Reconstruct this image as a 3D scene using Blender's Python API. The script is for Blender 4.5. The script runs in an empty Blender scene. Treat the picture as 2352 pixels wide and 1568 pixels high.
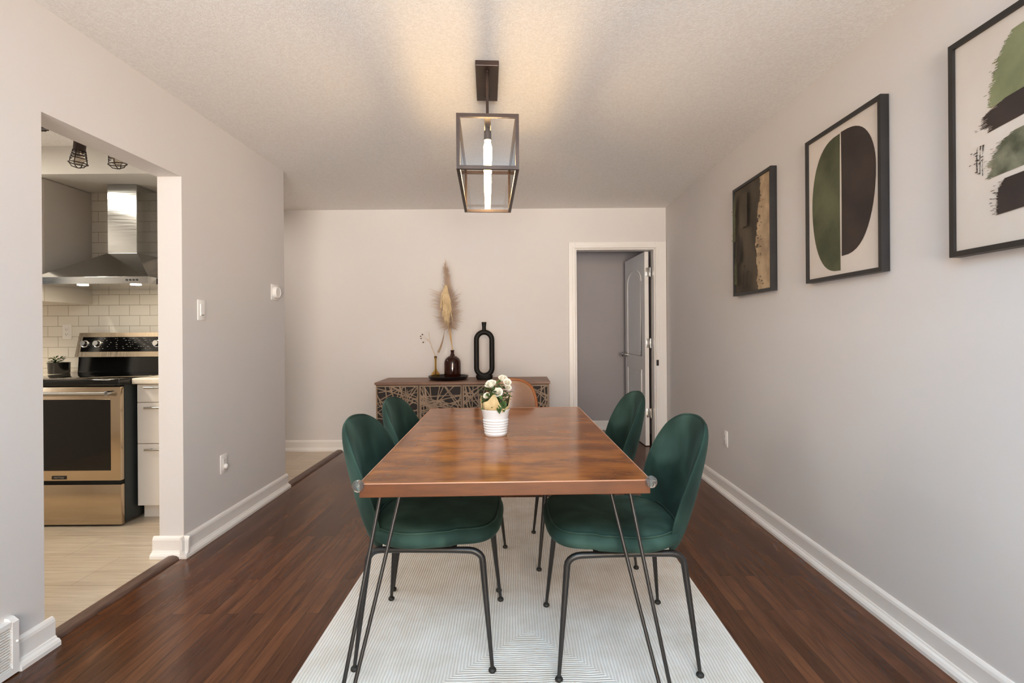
import bpy, bmesh, math, random
from mathutils import Vector, Matrix
S = bpy.context.scene
COL = S.collection
PI = math.pi
def lin(r, g, b):
    return tuple(((c/255)/12.92 if c/255 <= .04045 else ((c/255+.055)/1.055)**2.4) for c in (r, g, b)) + (1,)

# ------------------------------------------------------------------ camera, world, big lights, exposure
cam_d = bpy.data.cameras.new('camera'); cam = bpy.data.objects.new('camera', cam_d); COL.objects.link(cam)
cam_d.sensor_width = 36; cam_d.lens = 36*1180/2352
cam_d.shift_x = -(1190-1176)/2352; cam_d.shift_y = -(784-763)/2352
cam_d.clip_start = .02
H = 1.187
cam.matrix_world = Matrix.Translation((0, 0, H)) @ Matrix.Rotation(math.radians(90), 4, 'X') @ Matrix.Rotation(math.radians(-.4), 4, 'Z')
S.camera = cam
S.view_settings.view_transform = 'Standard'; S.view_settings.look = 'None'
S.view_settings.gamma = 1; S.view_settings.use_curve_mapping = False
S.view_settings.exposure = 1.74
S.cycles.use_denoising = True
S.cycles.max_bounces = 14; S.cycles.diffuse_bounces = 8; S.cycles.transmission_bounces = 10
S.cycles.sample_clamp_indirect = 6; S.cycles.caustics_reflective = False; S.cycles.caustics_refractive = False
W = bpy.data.worlds.new('world'); S.world = W; W.use_nodes = True
W.node_tree.nodes['Background'].inputs[0].default_value = (.72, .84, 1, 1)
W.node_tree.nodes['Background'].inputs[1].default_value = .3
def area(name, loc, rot, sx, sy, power, colr, spread=180):
    l = bpy.data.lights.new(name, 'AREA'); l.shape = 'RECTANGLE'; l.size = sx; l.size_y = sy
    l.energy = power; l.color = colr; l.spread = math.radians(spread)
    o = bpy.data.objects.new(name, l); COL.objects.link(o); o.location = loc; o.rotation_euler = rot
    return o
# daylight through the living-room window behind the camera
area('daylight_living_window', (.35, -2.75, 1.5), (math.radians(92), 0, math.radians(5)), 2.0, 1.7, 36, (1, .8, .6), 110)
area('ceiling_fill', (.6, -5.2, .25), (math.radians(106), 0, math.radians(5)), 3.6, 1.4, 32, (.98, .97, .96), 60)  # added lamp, low outside and tilted up to brighten the ceiling
# the photographer's flash, bounced off the ceiling above the camera
area('bounce_flash', (.1, -.45, 1.5), (math.radians(180), 0, 0), .3, .3, 36, (.34, .68, 1), 120)
area('kitchen_side_fill', (-4.35, 2.5, 1.55), (math.radians(90), 0, math.radians(-90)), 1.3, 1.1, 7, (1, .97, .92))  # added fill shining in from the kitchen's unseen left side
area('kitchen_strip_fill', (-3.6, 2.35, 2.41), (0, 0, 0), .07, 1.1, 12, (1, .91, .76))  # added strip lamp, brightens the tiles and streaks the hood steel
area('hall_fill', (-.7, 5.8, 1.5), (math.radians(90), 0, math.radians(-90)), .7, 1.0, .25, (.92, .94, 1))  # added fill, lifts the dim hall a little
area('corridor_fill', (-3.0, 4.6, 2.42), (0, 0, 0), .5, .5, 3, (1, .9, .8))  # added fill for the far end, no fixture there

# ------------------------------------------------------------------ mesh helpers
class MB:
    def __init__(s): s.bm = bmesh.new(); s.mi = 0
    def face(s, vs):
        try:
            f = s.bm.faces.new(vs); f.material_index = s.mi; return f
        except ValueError: return None
    def box(s, x0, x1, y0, y1, z0, z1, bev=0, seg=2, mat=None):
        vs = [Vector((x, y, z)) for x in (x0, x1) for y in (y0, y1) for z in (z0, z1)]
        if mat is not None: vs = [mat @ v for v in vs]
        v = [s.bm.verts.new(p) for p in vs]
        fs = [s.face([v[i] for i in q]) for q in ((0,1,3,2),(4,6,7,5),(0,4,5,1),(2,3,7,6),(0,2,6,4),(1,5,7,3))]
        if bev:
            es = list({e for f in fs for e in f.edges})
            r = bmesh.ops.bevel(s.bm, geom=es, offset=bev, segments=seg, affect='EDGES', profile=.5)
            for f in r['faces']: f.material_index = s.mi
        return s
    def tube(s, pts, rad, n=12, caps=True, closed=False):
        pts = [Vector(p) for p in pts]; N = len(pts)
        if not isinstance(rad, (list, tuple)): rad = [rad]*N
        rings = []; up = None
        for i, p in enumerate(pts):
            if closed: t = pts[(i+1) % N]-pts[i-1]
            else: t = pts[min(i+1, N-1)]-pts[max(i-1, 0)]
            t.normalize()
            if up is None:
                up = Vector((0, 0, 1)) if abs(t.z) < .9 else Vector((1, 0, 0))
            a = up - t*up.dot(t)
            if a.length < 1e-6: a = t.orthogonal()
            a.normalize(); b = t.cross(a); up = a
            rings.append([s.bm.verts.new(p+(a*math.cos(2*PI*k/n)+b*math.sin(2*PI*k/n))*rad[i]) for k in range(n)])
        for i in range(N if closed else N-1):
            A, B = rings[i], rings[(i+1) % N]
            for k in range(n): s.face([A[k], A[(k+1) % n], B[(k+1) % n], B[k]])
        if caps and not closed: s.face(rings[0][::-1]); s.face(rings[-1])
        return s
    def lathe(s, prof, n=32, c=(0, 0, 0), sx=1, sy=1):
        rings = []
        for r, z in prof:
            if r < 1e-6: rings.append([s.bm.verts.new((c[0], c[1], c[2]+z))])
            else: rings.append([s.bm.verts.new((c[0]+sx*r*math.cos(2*PI*k/n), c[1]+sy*r*math.sin(2*PI*k/n), c[2]+z)) for k in range(n)])
        for A, B in zip(rings, rings[1:]):
            for k in range(n):
                j = (k+1) % n
                if len(A) == 1 and len(B) == 1: continue
                if len(A) == 1: s.face([A[0], B[j], B[k]])
                elif len(B) == 1: s.face([A[k], A[j], B[0]])
                else: s.face([A[k], A[j], B[j], B[k]])
        return s
    def ball(s, c, r, n=12, sz=1):
        m = max(5, n//2)
        return s.lathe([(r*math.sin(PI*i/m), -r*sz*math.cos(PI*i/m)) for i in range(m+1)], n, c)
    def poly(s, pts, mapf=None):
        v = [s.bm.verts.new(mapf(*p) if mapf else p) for p in pts]
        return s.face(v)
    def extrude(s, poly, mapf, d0, d1):
        # poly of 2-D points; mapf(a, b, d) -> 3-D
        A = [s.bm.verts.new(mapf(a, b, d0)) for a, b in poly]; B = [s.bm.verts.new(mapf(a, b, d1)) for a, b in poly]
        n = len(poly)
        for k in range(n): s.face([A[k], A[(k+1) % n], B[(k+1) % n], B[k]])
        s.face(A[::-1]); s.face(B)
        return s
    def pillow(s, outline, top, bot, mapf, rings=10):
        # closed cushion over a 2-D outline; top(r)/bot(r) heights for r 0..1; mapf(a, b, h)
        n = len(outline); cx = sum(p[0] for p in outline)/n; cy = sum(p[1] for p in outline)/n
        rr = [math.sin(PI/2*i/rings) for i in range(rings+1)]
        def ring(r, h): return [s.bm.verts.new(mapf(cx+(a-cx)*r, cy+(b-cy)*r, h)) for a, b in outline]
        L = [ring(r, top(r)) for r in rr[1:-1]] + [ring(1, (top(1)+bot(1))/2)] + [ring(r, bot(r)) for r in rr[-2:0:-1]]
        c0 = s.bm.verts.new(mapf(cx, cy, top(0))); c1 = s.bm.verts.new(mapf(cx, cy, bot(0)))
        for k in range(n):
            j = (k+1) % n
            s.face([c0, L[0][k], L[0][j]]); s.face([c1, L[-1][j], L[-1][k]])
            for A, B in zip(L, L[1:]): s.face([A[k], B[k], B[j], A[j]])
        return s
def obj(name, mb, mat, parent=None, smooth=False, loc=None, rot=None, angle=None):
    bmesh.ops.recalc_face_normals(mb.bm, faces=mb.bm.faces[:])
    me = bpy.data.meshes.new(name); mb.bm.to_mesh(me); mb.bm.free()
    for m in (mat if isinstance(mat, (list, tuple)) else [mat]): me.materials.append(m)
    o = bpy.data.objects.new(name, me); COL.objects.link(o)
    if smooth:
        me.polygons.foreach_set('use_smooth', [True]*len(me.polygons))
        if angle:
            b = bmesh.new(); b.from_mesh(me)
            for e in b.edges:
                if len(e.link_faces) == 2 and e.calc_face_angle(0) > math.radians(angle): e.smooth = False
            b.to_mesh(me); b.free()
    if parent: o.parent = parent
    if loc: o.location = loc
    if rot: o.rotation_euler = rot
    return o
def tag(o, label, cat, group=None):
    o['label'] = label; o['category'] = cat
    if group: o['group'] = group
    return o
def thing(name, label, cat, loc=(0, 0, 0), rz=0, group=None):
    o = bpy.data.objects.new(name, None); COL.objects.link(o); o.empty_display_size = .05
    o.location = loc; o.rotation_euler = (0, 0, rz)
    return tag(o, label, cat, group)
def struct(name, mb, mat, smooth=False, label=None, cat=None, **k):
    o = obj(name, mb, mat, None, smooth, **k); o['kind'] = 'structure'
    if label: o['label'] = label
    if cat: o['category'] = cat
    return o
def dup(root, loc, rz, label, group=None):
    r = root.copy(); COL.objects.link(r); r.location = loc; r.rotation_euler = (0, 0, rz); r['label'] = label
    if group: r['group'] = group
    def rec(src, dst):
        for ch in list(src.children):
            c = ch.copy(); COL.objects.link(c); c.parent = dst; rec(ch, c)
    rec(root, r)
    return r
def text_mesh(mb, txt, size, mapf):
    cu = bpy.data.curves.new('t', 'FONT'); cu.body = txt; cu.size = size; cu.align_x = 'CENTER'; cu.align_y = 'CENTER'; cu.extrude = 0
    o = bpy.data.objects.new('t', cu); COL.objects.link(o); bpy.context.view_layer.update()
    me = bpy.data.meshes.new_from_object(o.evaluated_get(bpy.context.evaluated_depsgraph_get()))
    for p in me.polygons: mb.face([mb.bm.verts.new(mapf(*me.vertices[i].co[:2])) for i in p.vertices])
    bpy.data.objects.remove(o); bpy.data.curves.remove(cu); bpy.data.meshes.remove(me)

# ------------------------------------------------------------------ materials
def pbr(name, c, rough=.5, metal=0, **kw):
    m = bpy.data.materials.new(name); m.use_nodes = True
    b = m.node_tree.nodes['Principled BSDF']
    b.inputs['Base Color'].default_value = lin(*c); b.inputs['Roughness'].default_value = rough; b.inputs['Metallic'].default_value = metal
    for k, v in kw.items(): b.inputs[k.replace('_', ' ')].default_value = v
    return m
class NT:
    def __init__(s, m): s.m = m; s.t = m.node_tree; s.b = s.t.nodes['Principled BSDF']
    def n(s, typ, **kw):
        x = s.t.nodes.new(typ)
        for k, v in kw.items():
            if hasattr(x, k): setattr(x, k, v)
            else: x.inputs[k.replace('_', ' ')].default_value = v
        return x
    def l(s, a, b): s.t.links.new(a, b)
    def coords(s, scale=(1, 1, 1), rot=(0, 0, 0), kind='Object'):
        c = s.n('ShaderNodeTexCoord'); mp = s.n('ShaderNodeMapping'); s.l(c.outputs[kind], mp.inputs[0])
        mp.inputs['Scale'].default_value = scale; mp.inputs['Rotation'].default_value = rot
        return mp.outputs[0]
    def noise(s, vec, scale, detail=4, rough=.5, dist=0):
        x = s.n('ShaderNodeTexNoise', Scale=scale, Detail=detail, Roughness=rough, Distortion=dist); s.l(vec, x.inputs['Vector']); return x.outputs['Fac']
    def ramp(s, fac, stops):
        r = s.n('ShaderNodeValToRGB'); e = r.color_ramp.elements
        while len(e) < len(stops): e.new(.5)
        for el, (p, c) in zip(e, stops): el.position = p; el.color = lin(*c) if len(c) == 3 else c
        s.l(fac, r.inputs[0]); return r.outputs[0]
    def mix(s, fac, a, b, mode='MIX'):
        x = s.n('ShaderNodeMix', data_type='RGBA', blend_type=mode)
        for v, i in ((fac, 0), (a, 6), (b, 7)):
            if hasattr(v, 'is_linked'): s.l(v, x.inputs[i])
            else: x.inputs[i].default_value = v
        return x.outputs[2]
    def math(s, op, a, b=0):
        x = s.n('ShaderNodeMath', operation=op)
        for v, i in ((a, 0), (b, 1)):
            if hasattr(v, 'is_linked'): s.l(v, x.inputs[i])
            else: x.inputs[i].default_value = v
        return x.outputs[0]
    def col(s, out): s.l(out, s.b.inputs['Base Color'])
    def rough(s, out): s.l(out, s.b.inputs['Roughness'])
    def bump(s, h, strength=.3, dist=.01):
        x = s.n('ShaderNodeBump', Strength=strength, Distance=dist); s.l(h, x.inputs['Height']); s.l(x.outputs[0], s.b.inputs['Normal'])
def noisy(name, c1, c2, scale, rough=.5, metal=0, stretch=(1, 1, 1), bump=0, bscale=None, bdist=.003, lo=.35, hi=.65, detail=4, **kw):
    m = pbr(name, c1, rough, metal, **kw); t = NT(m); v = t.coords(stretch)
    t.col(t.ramp(t.noise(v, scale, detail), [(lo, c1), (hi, c2)]))
    if bump: t.bump(t.noise(v, bscale or scale, 3), bump, bdist)
    return m
M = {}
M['wall'] = noisy('wall_paint', (213, 209, 207), (216, 212, 210), 1.2, .6, bump=.08, bscale=160, bdist=.001)
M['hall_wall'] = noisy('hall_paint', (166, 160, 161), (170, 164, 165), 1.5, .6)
M['ceiling'] = noisy('stippled_ceiling', (228, 225, 221), (238, 236, 233), 90, .8, bump=.4, bscale=150, bdist=.004)
M['kitchen_ceiling'] = noisy('kitchen_ceiling', (214, 211, 205), (220, 217, 211), 3, .7)
M['trim'] = noisy('white_trim_paint', (228, 224, 220), (232, 229, 226), 3, .35)
M['white_plastic'] = pbr('white_plastic', (232, 230, 228), .35)
M['white_cab'] = noisy('white_cabinet', (226, 220, 212), (230, 225, 218), 2, .35)
M['panel_cab'] = noisy('cabinet_panel', (205, 198, 188), (210, 203, 194), 2, .45)
M['dark_void'] = pbr('dark_gap', (14, 13, 13), .8)
# wood floor: strips run along the depth of the room
def wood_floor():
    m = pbr('dark_stained_oak', (80, 45, 30), .33, Specular_IOR_Level=.28); t = NT(m)
    c = t.n('ShaderNodeTexCoord'); sp = t.n('ShaderNodeSeparateXYZ'); t.l(c.outputs['Object'], sp.inputs[0])
    cb = t.n('ShaderNodeCombineXYZ'); t.l(sp.outputs[1], cb.inputs[0]); t.l(sp.outputs[0], cb.inputs[1])
    br = t.n('ShaderNodeTexBrick', Scale=1, offset=.37, squash=1, offset_frequency=2)
    br.inputs['Brick Width'].default_value = .83; br.inputs['Row Height'].default_value = .057
    br.inputs['Mortar Size'].default_value = .0011; br.inputs['Mortar Smooth'].default_value = .2; br.inputs['Bias'].default_value = 0
    br.inputs['Color1'].default_value = (0, 0, 0, 1); br.inputs['Color2'].default_value = (1, 1, 1, 1); br.inputs['Mortar'].default_value = (.5, .5, .5, 1)
    t.l(cb.outputs[0], br.inputs['Vector'])
    # per-strip offset for the grain
    ofs = t.n('ShaderNodeVectorMath', operation='MULTIPLY_ADD'); t.l(br.outputs['Color'], ofs.inputs[0]); ofs.inputs[1].default_value = (3, 7, 1); t.l(c.outputs['Object'], ofs.inputs[2])
    mp = t.n('ShaderNodeMapping'); t.l(ofs.outputs[0], mp.inputs[0]); mp.inputs['Scale'].default_value = (11, 1.3, 1)
    g = t.noise(mp.outputs[0], 1.1, 5, .6, 1.6)
    mp2 = t.n('ShaderNodeMapping'); t.l(ofs.outputs[0], mp2.inputs[0]); mp2.inputs['Scale'].default_value = (44, 2.2, 1)
    g2 = t.noise(mp2.outputs[0], 2.0, 3, .6)
    base = t.ramp(br.outputs['Color'], [(0, (92, 57, 39)), (.5, (104, 66, 44)), (1, (118, 77, 52))])
    gr = t.ramp(g, [(.3, (176, 160, 148)), (.5, (214, 204, 194)), (.72, (255, 244, 228))])
    k = t.mix(1.0, base, gr, 'MULTIPLY')
    gr2 = t.ramp(g2, [(.3, (150, 132, 120)), (.46, (255, 255, 255))])
    k = t.mix(.5, k, gr2, 'MULTIPLY')
    k = t.mix(t.math('MULTIPLY', br.outputs['Fac'], .75), k, lin(26, 13, 9))
    t.col(k)
    t.rough(t.ramp(g, [(.3, (130, 130, 130)), (.7, (104, 104, 104))]))
    t.bump(t.math('SUBTRACT', t.math('MULTIPLY', g2, .4), br.outputs['Fac']), .25, .002)
    return m
M['wood_floor'] = wood_floor()
def tile_floor():
    m = pbr('beige_wood_look_tile', (196, 180, 158), .3); t = NT(m)
    v = t.coords()
    br = t.n('ShaderNodeTexBrick', Scale=1, offset=.5)
    br.inputs['Brick Width'].default_value = .61; br.inputs['Row Height'].default_value = .305
    br.inputs['Mortar Size'].default_value = .0018
    br.inputs['Color1'].default_value = lin(200, 185, 165); br.inputs['Color2'].default_value = lin(210, 196, 177); br.inputs['Mortar'].default_value = lin(172, 158, 140)
    t.l(v, br.inputs['Vector'])
    g = t.noise(t.coords((1.6, 26, 1)), 1.6, 5, .6, .6)
    t.col(t.mix(.8, br.outputs['Color'], t.ramp(g, [(.3, (205, 196, 186)), (.7, (255, 254, 250))]), 'MULTIPLY'))
    return m
M['tile_floor'] = tile_floor()
def subway():
    m = pbr('white_subway_tile', (224, 220, 212), .18); t = NT(m)
    c = t.n('ShaderNodeTexCoord'); sp = t.n('ShaderNodeSeparateXYZ'); t.l(c.outputs['Object'], sp.inputs[0])
    cb = t.n('ShaderNodeCombineXYZ'); t.l(sp.outputs[0], cb.inputs[0]); t.l(sp.outputs[2], cb.inputs[1])
    br = t.n('ShaderNodeTexBrick', Scale=1, offset=.5)
    br.inputs['Brick Width'].default_value = .154; br.inputs['Row Height'].default_value = .0785
    br.inputs['Mortar Size'].default_value = .0016; br.inputs['Mortar Smooth'].default_value = .3
    br.inputs['Color1'].default_value = lin(226, 221, 212); br.inputs['Color2'].default_value = lin(222, 217, 208); br.inputs['Mortar'].default_value = lin(150, 141, 128)
    t.l(cb.outputs[0], br.inputs['Vector']); t.col(br.outputs['Color'])
    t.bump(t.math('SUBTRACT', 1, br.outputs['Fac']), .5, .003)
    return m
M['subway'] = subway()
def table_wood():
    m = pbr('lacquered_veneer', (140, 84, 48), .15); t = NT(m)
    b = t.noise(t.coords((2.6, 5.5, 3)), 1.9, 3, .5, .2)
    f = t.noise(t.coords((5, 40, 20)), 2.0, 3, .5, .2)
    k = t.ramp(b, [(.28, (106, 58, 20)), (.44, (144, 84, 32)), (.56, (166, 100, 38)), (.74, (178, 112, 50))])
    k = t.mix(.35, k, t.ramp(f, [(.3, (150, 128, 110)), (.6, (255, 255, 255))]), 'MULTIPLY')
    pat = t.noise(t.coords((1, 1, 1)), 2.6, 3, .5)
    k = t.mix(.5, k, t.ramp(pat, [(.35, (170, 140, 120)), (.65, (255, 250, 240))]), 'MULTIPLY')
    t.col(k)
    m.node_tree.nodes['Principled BSDF'].inputs['Coat Weight'].default_value = 0
    m.node_tree.nodes['Principled BSDF'].inputs['Specular IOR Level'].default_value = .16
    m.node_tree.nodes['Principled BSDF'].inputs['Coat Roughness'].default_value = .08
    return m
M['table'] = table_wood()
M['table_edge'] = noisy('veneer_edge', (84, 47, 24), (100, 57, 29), 3, .35, stretch=(3, 3, 20))
M['vinyl'] = pbr('clear_vinyl_edge', (190, 142, 116), .3)
def rug():
    m = pbr('ribbed_ivory_rug', (214, 209, 200), .95); t = NT(m)
    c = t.n('ShaderNodeTexCoord'); sp = t.n('ShaderNodeSeparateXYZ'); t.l(c.outputs['Object'], sp.inputs[0])
    X, Y = sp.outputs[0], sp.outputs[1]
    # lozenges of cross-woven pile on a field of lengthwise ribs (object origin at the rug's centre line)
    fy = t.math('ABSOLUTE', t.math('SUBTRACT', Y, 1.28))
    d = t.math('ADD', t.math('ABSOLUTE', t.math('SUBTRACT', X, .03)), fy)
    inside = t.math('LESS_THAN', d, .74)
    wob = t.noise(t.coords((6, 6, 6)), 1.2, 2)
    rx = t.math('SINE', t.math('ADD', t.math('MULTIPLY', X, 560), t.math('MULTIPLY', wob, 5)))
    ry = t.math('SINE', t.math('ADD', t.math('MULTIPLY', Y, 560), t.math('MULTIPLY', wob, 10)))
    mx = t.n('ShaderNodeMix'); t.l(inside, mx.inputs[0]); t.l(rx, mx.inputs[2]); t.l(ry, mx.inputs[3])
    rib = t.math('MULTIPLY_ADD', mx.outputs[0], .5)
    rib.node.inputs[2].default_value = .5
    k = t.ramp(rib, [(.15, (212, 208, 201)), (.75, (236, 234, 230))])
    k = t.mix(.6, k, t.ramp(t.noise(t.coords((1, 1, 1)), 5, 5, .65), [(.35, (222, 214, 202)), (.65, (255, 255, 255))]), 'MULTIPLY')
    t.col(k); t.bump(rib, .5, .004)
    m.node_tree.nodes['Principled BSDF'].inputs['Sheen Weight'].default_value = .3
    return m
M['rug'] = rug()
def velvet():
    m = pbr('green_velvet', (24, 60, 53), .8); t = NT(m)
    n1 = t.noise(t.coords((1, 1, .7)), 5.5, 2, .45, .5); n2 = t.noise(t.coords((1, 1, .7)), 12, 3, .5, .3)
    k = t.ramp(n1, [(.3, (22, 39, 35)), (.52, (38, 61, 55)), (.74, (62, 88, 80))])
    k = t.mix(.3, k, t.ramp(n2, [(.36, (150, 160, 158)), (.6, (255, 255, 255))]), 'MULTIPLY')
    t.col(k)
    b = m.node_tree.nodes['Principled BSDF']
    b.inputs['Sheen Weight'].default_value = .16; b.inputs['Sheen Roughness'].default_value = .35; b.inputs['Sheen Tint'].default_value = lin(120, 150, 142)
    b.inputs['Specular IOR Level'].default_value = .15
    return m
M['velvet'] = velvet()
M['leather'] = noisy('tan_leather', (132, 100, 80), (150, 118, 98), 6, .28, bump=.1, bscale=200, bdist=.001)
M['leather_edge'] = pbr('leather_piping', (140, 82, 42), .4)
M['black_metal'] = noisy('black_powder_coat', (24, 23, 23), (32, 31, 31), 30, .38)
M['bronze'] = noisy('bronze_lantern_metal', (50, 38, 33), (64, 49, 42), 12, .4, .4)
M['rubber'] = pbr('black_rubber', (20, 22, 22), .6)
M['glass'] = pbr('clear_glass', (255, 255, 255), .02, Transmission_Weight=1, IOR=1.45)
M['clear_plastic'] = pbr('clear_plastic', (252, 250, 248), .04, Transmission_Weight=.92, IOR=1.2)
def pane_glass():
    m = bpy.data.materials.new('thin_pane_glass'); m.use_nodes = True; t = m.node_tree; t.nodes.remove(t.nodes['Principled BSDF'])
    tr = t.nodes.new('ShaderNodeBsdfTransparent'); gl = t.nodes.new('ShaderNodeBsdfGlossy'); mx = t.nodes.new('ShaderNodeMixShader'); fr = t.nodes.new('ShaderNodeFresnel')
    gl.inputs['Roughness'].default_value = .02; tr.inputs[0].default_value = (.97, .97, .97, 1); fr.inputs[0].default_value = 1.5
    t.links.new(fr.outputs[0], mx.inputs[0]); t.links.new(tr.outputs[0], mx.inputs[1]); t.links.new(gl.outputs[0], mx.inputs[2])
    t.links.new(mx.outputs[0], t.nodes['Material Output'].inputs[0]); return m
M['pane'] = pane_glass()
def steel(name, c, rough, stretch):
    m = pbr(name, c, rough, 1); t = NT(m)
    g = t.noise(t.coords(stretch), 3, 3, .6)
    t.rough(t.ramp(g, [(.3, (int(rough*255*.8),)*3), (.7, (min(255, int(rough*255*1.2)),)*3)]))
    t.b.inputs['Anisotropic'].default_value = .5
    return m
M['steel'] = steel('brushed_steel', (182, 183, 182), .4, (2, 2, 120))
M['warm_steel'] = steel('warm_brushed_steel', (196, 178, 154), .46, (120, 2, 2))
M['chrome'] = pbr('chrome', (205, 203, 200), .16, 1)
M['black_glass'] = pbr('black_glass', (7, 7, 7), .06)
M['black_enamel'] = pbr('black_enamel', (16, 15, 15), .25)
M['range_side'] = noisy('range_side_enamel', (22, 30, 31), (28, 37, 38), 5, .45)
M['mark'] = pbr('panel_print', (150, 148, 144), .6)
M['counter'] = noisy('cream_laminate', (226, 216, 198), (232, 223, 207), 20, .25)
M['brown_glass'] = pbr('dark_brown_glass', (96, 40, 26), .04, Transmission_Weight=.85, IOR=1.45)
M['amber_glass'] = pbr('amber_glass', (240, 216, 164), .03, Transmission_Weight=1, IOR=1.2)
M['black_ceramic'] = noisy('matte_black_ceramic', (14, 12, 11), (19, 17, 15), 14, .55, Specular_IOR_Level=.25)
M['tray'] = pbr('black_lacquer_tray', (16, 14, 16), .3)
M['white_ceramic'] = pbr('white_enamel_pot', (206, 208, 211), .3)
M['kraft'] = noisy('tan_wrap_paper', (178, 154, 110), (204, 182, 138), 14, .8, bump=.4, bscale=20, bdist=.01)
M['leaf'] = noisy('dark_green_leaf', (42, 66, 32), (82, 110, 56), 30, .5)
M['petal'] = noisy('white_petal', (226, 223, 210), (234, 232, 222), 20, .6, Subsurface_Weight=.15, Subsurface_Radius=(.01, .01, .008))
M['pampas'] = noisy('pinkish_pampas', (168, 146, 130), (194, 172, 154), 9, .9)
M['cream_tassel'] = noisy('cream_tassel', (196, 172, 132), (218, 196, 158), 12, .9)
M['straw'] = noisy('straw_stem', (186, 150, 98), (206, 172, 122), 12, .8)
M['dry_leaf'] = noisy('dry_grey_brown_leaf', (146, 122, 100), (178, 152, 124), 12, .8)
M['berry'] = pbr('brown_berry', (92, 60, 44), .6)
M['walnut'] = noisy('walnut_top', (112, 82, 66), (134, 100, 82), 4, .45, stretch=(2, 14, 10))
M['fret'] = noisy('antique_bronze_fretwork', (122, 102, 84), (152, 128, 106), 9, .5)
M['door_back'] = noisy('dark_brown_panel', (24, 17, 15), (34, 25, 23), 5, .7)
M['strip'] = noisy('dark_threshold_wood', (74, 52, 42), (98, 72, 60), 5, .4, stretch=(20, 2, 2))
M['frame_black'] = noisy('black_picture_frame', (26, 25, 26), (34, 33, 34), 10, .4)
M['paper'] = noisy('warm_white_paper', (204, 194, 184), (211, 202, 193), 3, .8)
M['paper_tan'] = noisy('tan_paper', (160, 138, 112), (194, 170, 138), 12, .8, detail=8)
M['ink_green'] = noisy('olive_green_ink', (62, 66, 45), (92, 95, 68), 5, .8, detail=8)
M['ink_sage'] = noisy('sage_green_ink', (112, 117, 84), (136, 140, 104), 9, .8, detail=8)
M['ink_black'] = noisy('brown_black_ink', (44, 35, 32), (58, 47, 42), 7, .8, detail=6)
M['ink_char'] = noisy('charcoal_wash', (54, 47, 40), (92, 82, 68), 4, .8, detail=8, stretch=(1, 1, .5))
M['ink_grey'] = noisy('grey_green_wash', (74, 76, 58), (134, 134, 112), 16, .8, detail=8)
def emis(name, c, st):
    m = bpy.data.materials.new(name); m.use_nodes = True; b = m.node_tree.nodes['Principled BSDF']
    b.inputs['Base Color'].default_value = lin(*c); b.inputs['Emission Color'].default_value = lin(*c); b.inputs['Emission Strength'].default_value = st
    return m
M['bulb'] = emis('glowing_warm_bulb', (255, 214, 152), 23)
M['hood_bulb'] = emis('hood_lamp_glow', (255, 238, 205), 40)
M['cage_bulb'] = pbr('clear_filament_bulb', (235, 225, 210), .1, Transmission_Weight=.7)

# ------------------------------------------------------------------ room shell
XL, XR, YB, CE = -1.80, 1.505, 5.21, 2.44
TK = .13
YR = -2.6                                   # rear wall of the living end, behind the camera
KY = 3.87                                   # kitchen tile wall
m = MB(); m.box(-1.83, XR+.1, YR-.1, 6.4, -.1, 0); struct('floor', m, M['wood_floor'])
m = MB(); m.box(-4.5, -1.83, YR-.1, YB+.12, -.1, 0); struct('floor_kitchen', m, M['tile_floor'])
m = MB(); m.box(-4.6, 2.0, YR-.2, 6.5, CE, CE+.1); struct('ceiling', m, M['ceiling'])
# left wall with the kitchen opening
m = MB()
m.box(XL-TK, XL, YR, 1.945, 0, CE); m.box(XL-TK, XL, 1.945, 2.755, 2.035, CE); m.box(XL-TK, XL, 2.755, 3.96, 0, CE)
bmesh.ops.remove_doubles(m.bm, verts=m.bm.verts[:], dist=1e-5)
struct('wall_left', m, M['wall'])
m = MB(); m.box(XR, XR+.1, YR, YB, 0, CE); struct('wall_right', m, M['wall'])
DX0, DX1, DZ = .585, 1.392, 2.03            # doorway in the back wall
m = MB(); m.box(-4.5, DX0, YB, YB+.12, 0, CE); m.box(DX0, DX1, YB, YB+.12, DZ, CE); m.box(DX1, XR+.1, YB, YB+.12, 0, CE)
struct('wall_back', m, M['wall'])
# rear wall behind the camera with a wide window
WX0, WX1, WZ0, WZ1 = -1.15, 1.4, .6, 2.25
m = MB(); m.box(-4.5, WX0, YR-.12, YR, 0, CE); m.box(WX1, XR+.1, YR-.12, YR, 0, CE); m.box(WX0, WX1, YR-.12, YR, 0, WZ0); m.box(WX0, WX1, YR-.12, YR, WZ1, CE)
struct('wall_rear', m, M['wall'])
def window(name, x0, x1, z0, z1, mapf, nm=2):
    f = MB()
    def bx(a0, a1, b0, b1, d0, d1):
        f.extrude([(a0, b0), (a1, b0), (a1, b1), (a0, b1)], mapf, d0, d1)
    bx(x0, x1, z0, z0+.05, -.09, -.02); bx(x0, x1, z1-.05, z1, -.09, -.02)
    for i in range(nm+1):
        c = x0+.025+(x1-x0-.05)*i/nm; bx(c-.025, c+.025, z0+.05, z1-.05, -.09, -.02)
    o = struct(name, f, M['trim'])
    g = MB(); g.extrude([(x0+.05, z0+.05), (x1-.05, z0+.05), (x1-.05, z1-.05), (x0+.05, z1-.05)], mapf, -.06, -.055)
    obj('window_pane', g, M['pane'], o)
window('window_1', WX0, WX1, WZ0, WZ1, lambda a, b, d: (a, YR+d, b), 3)
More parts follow.
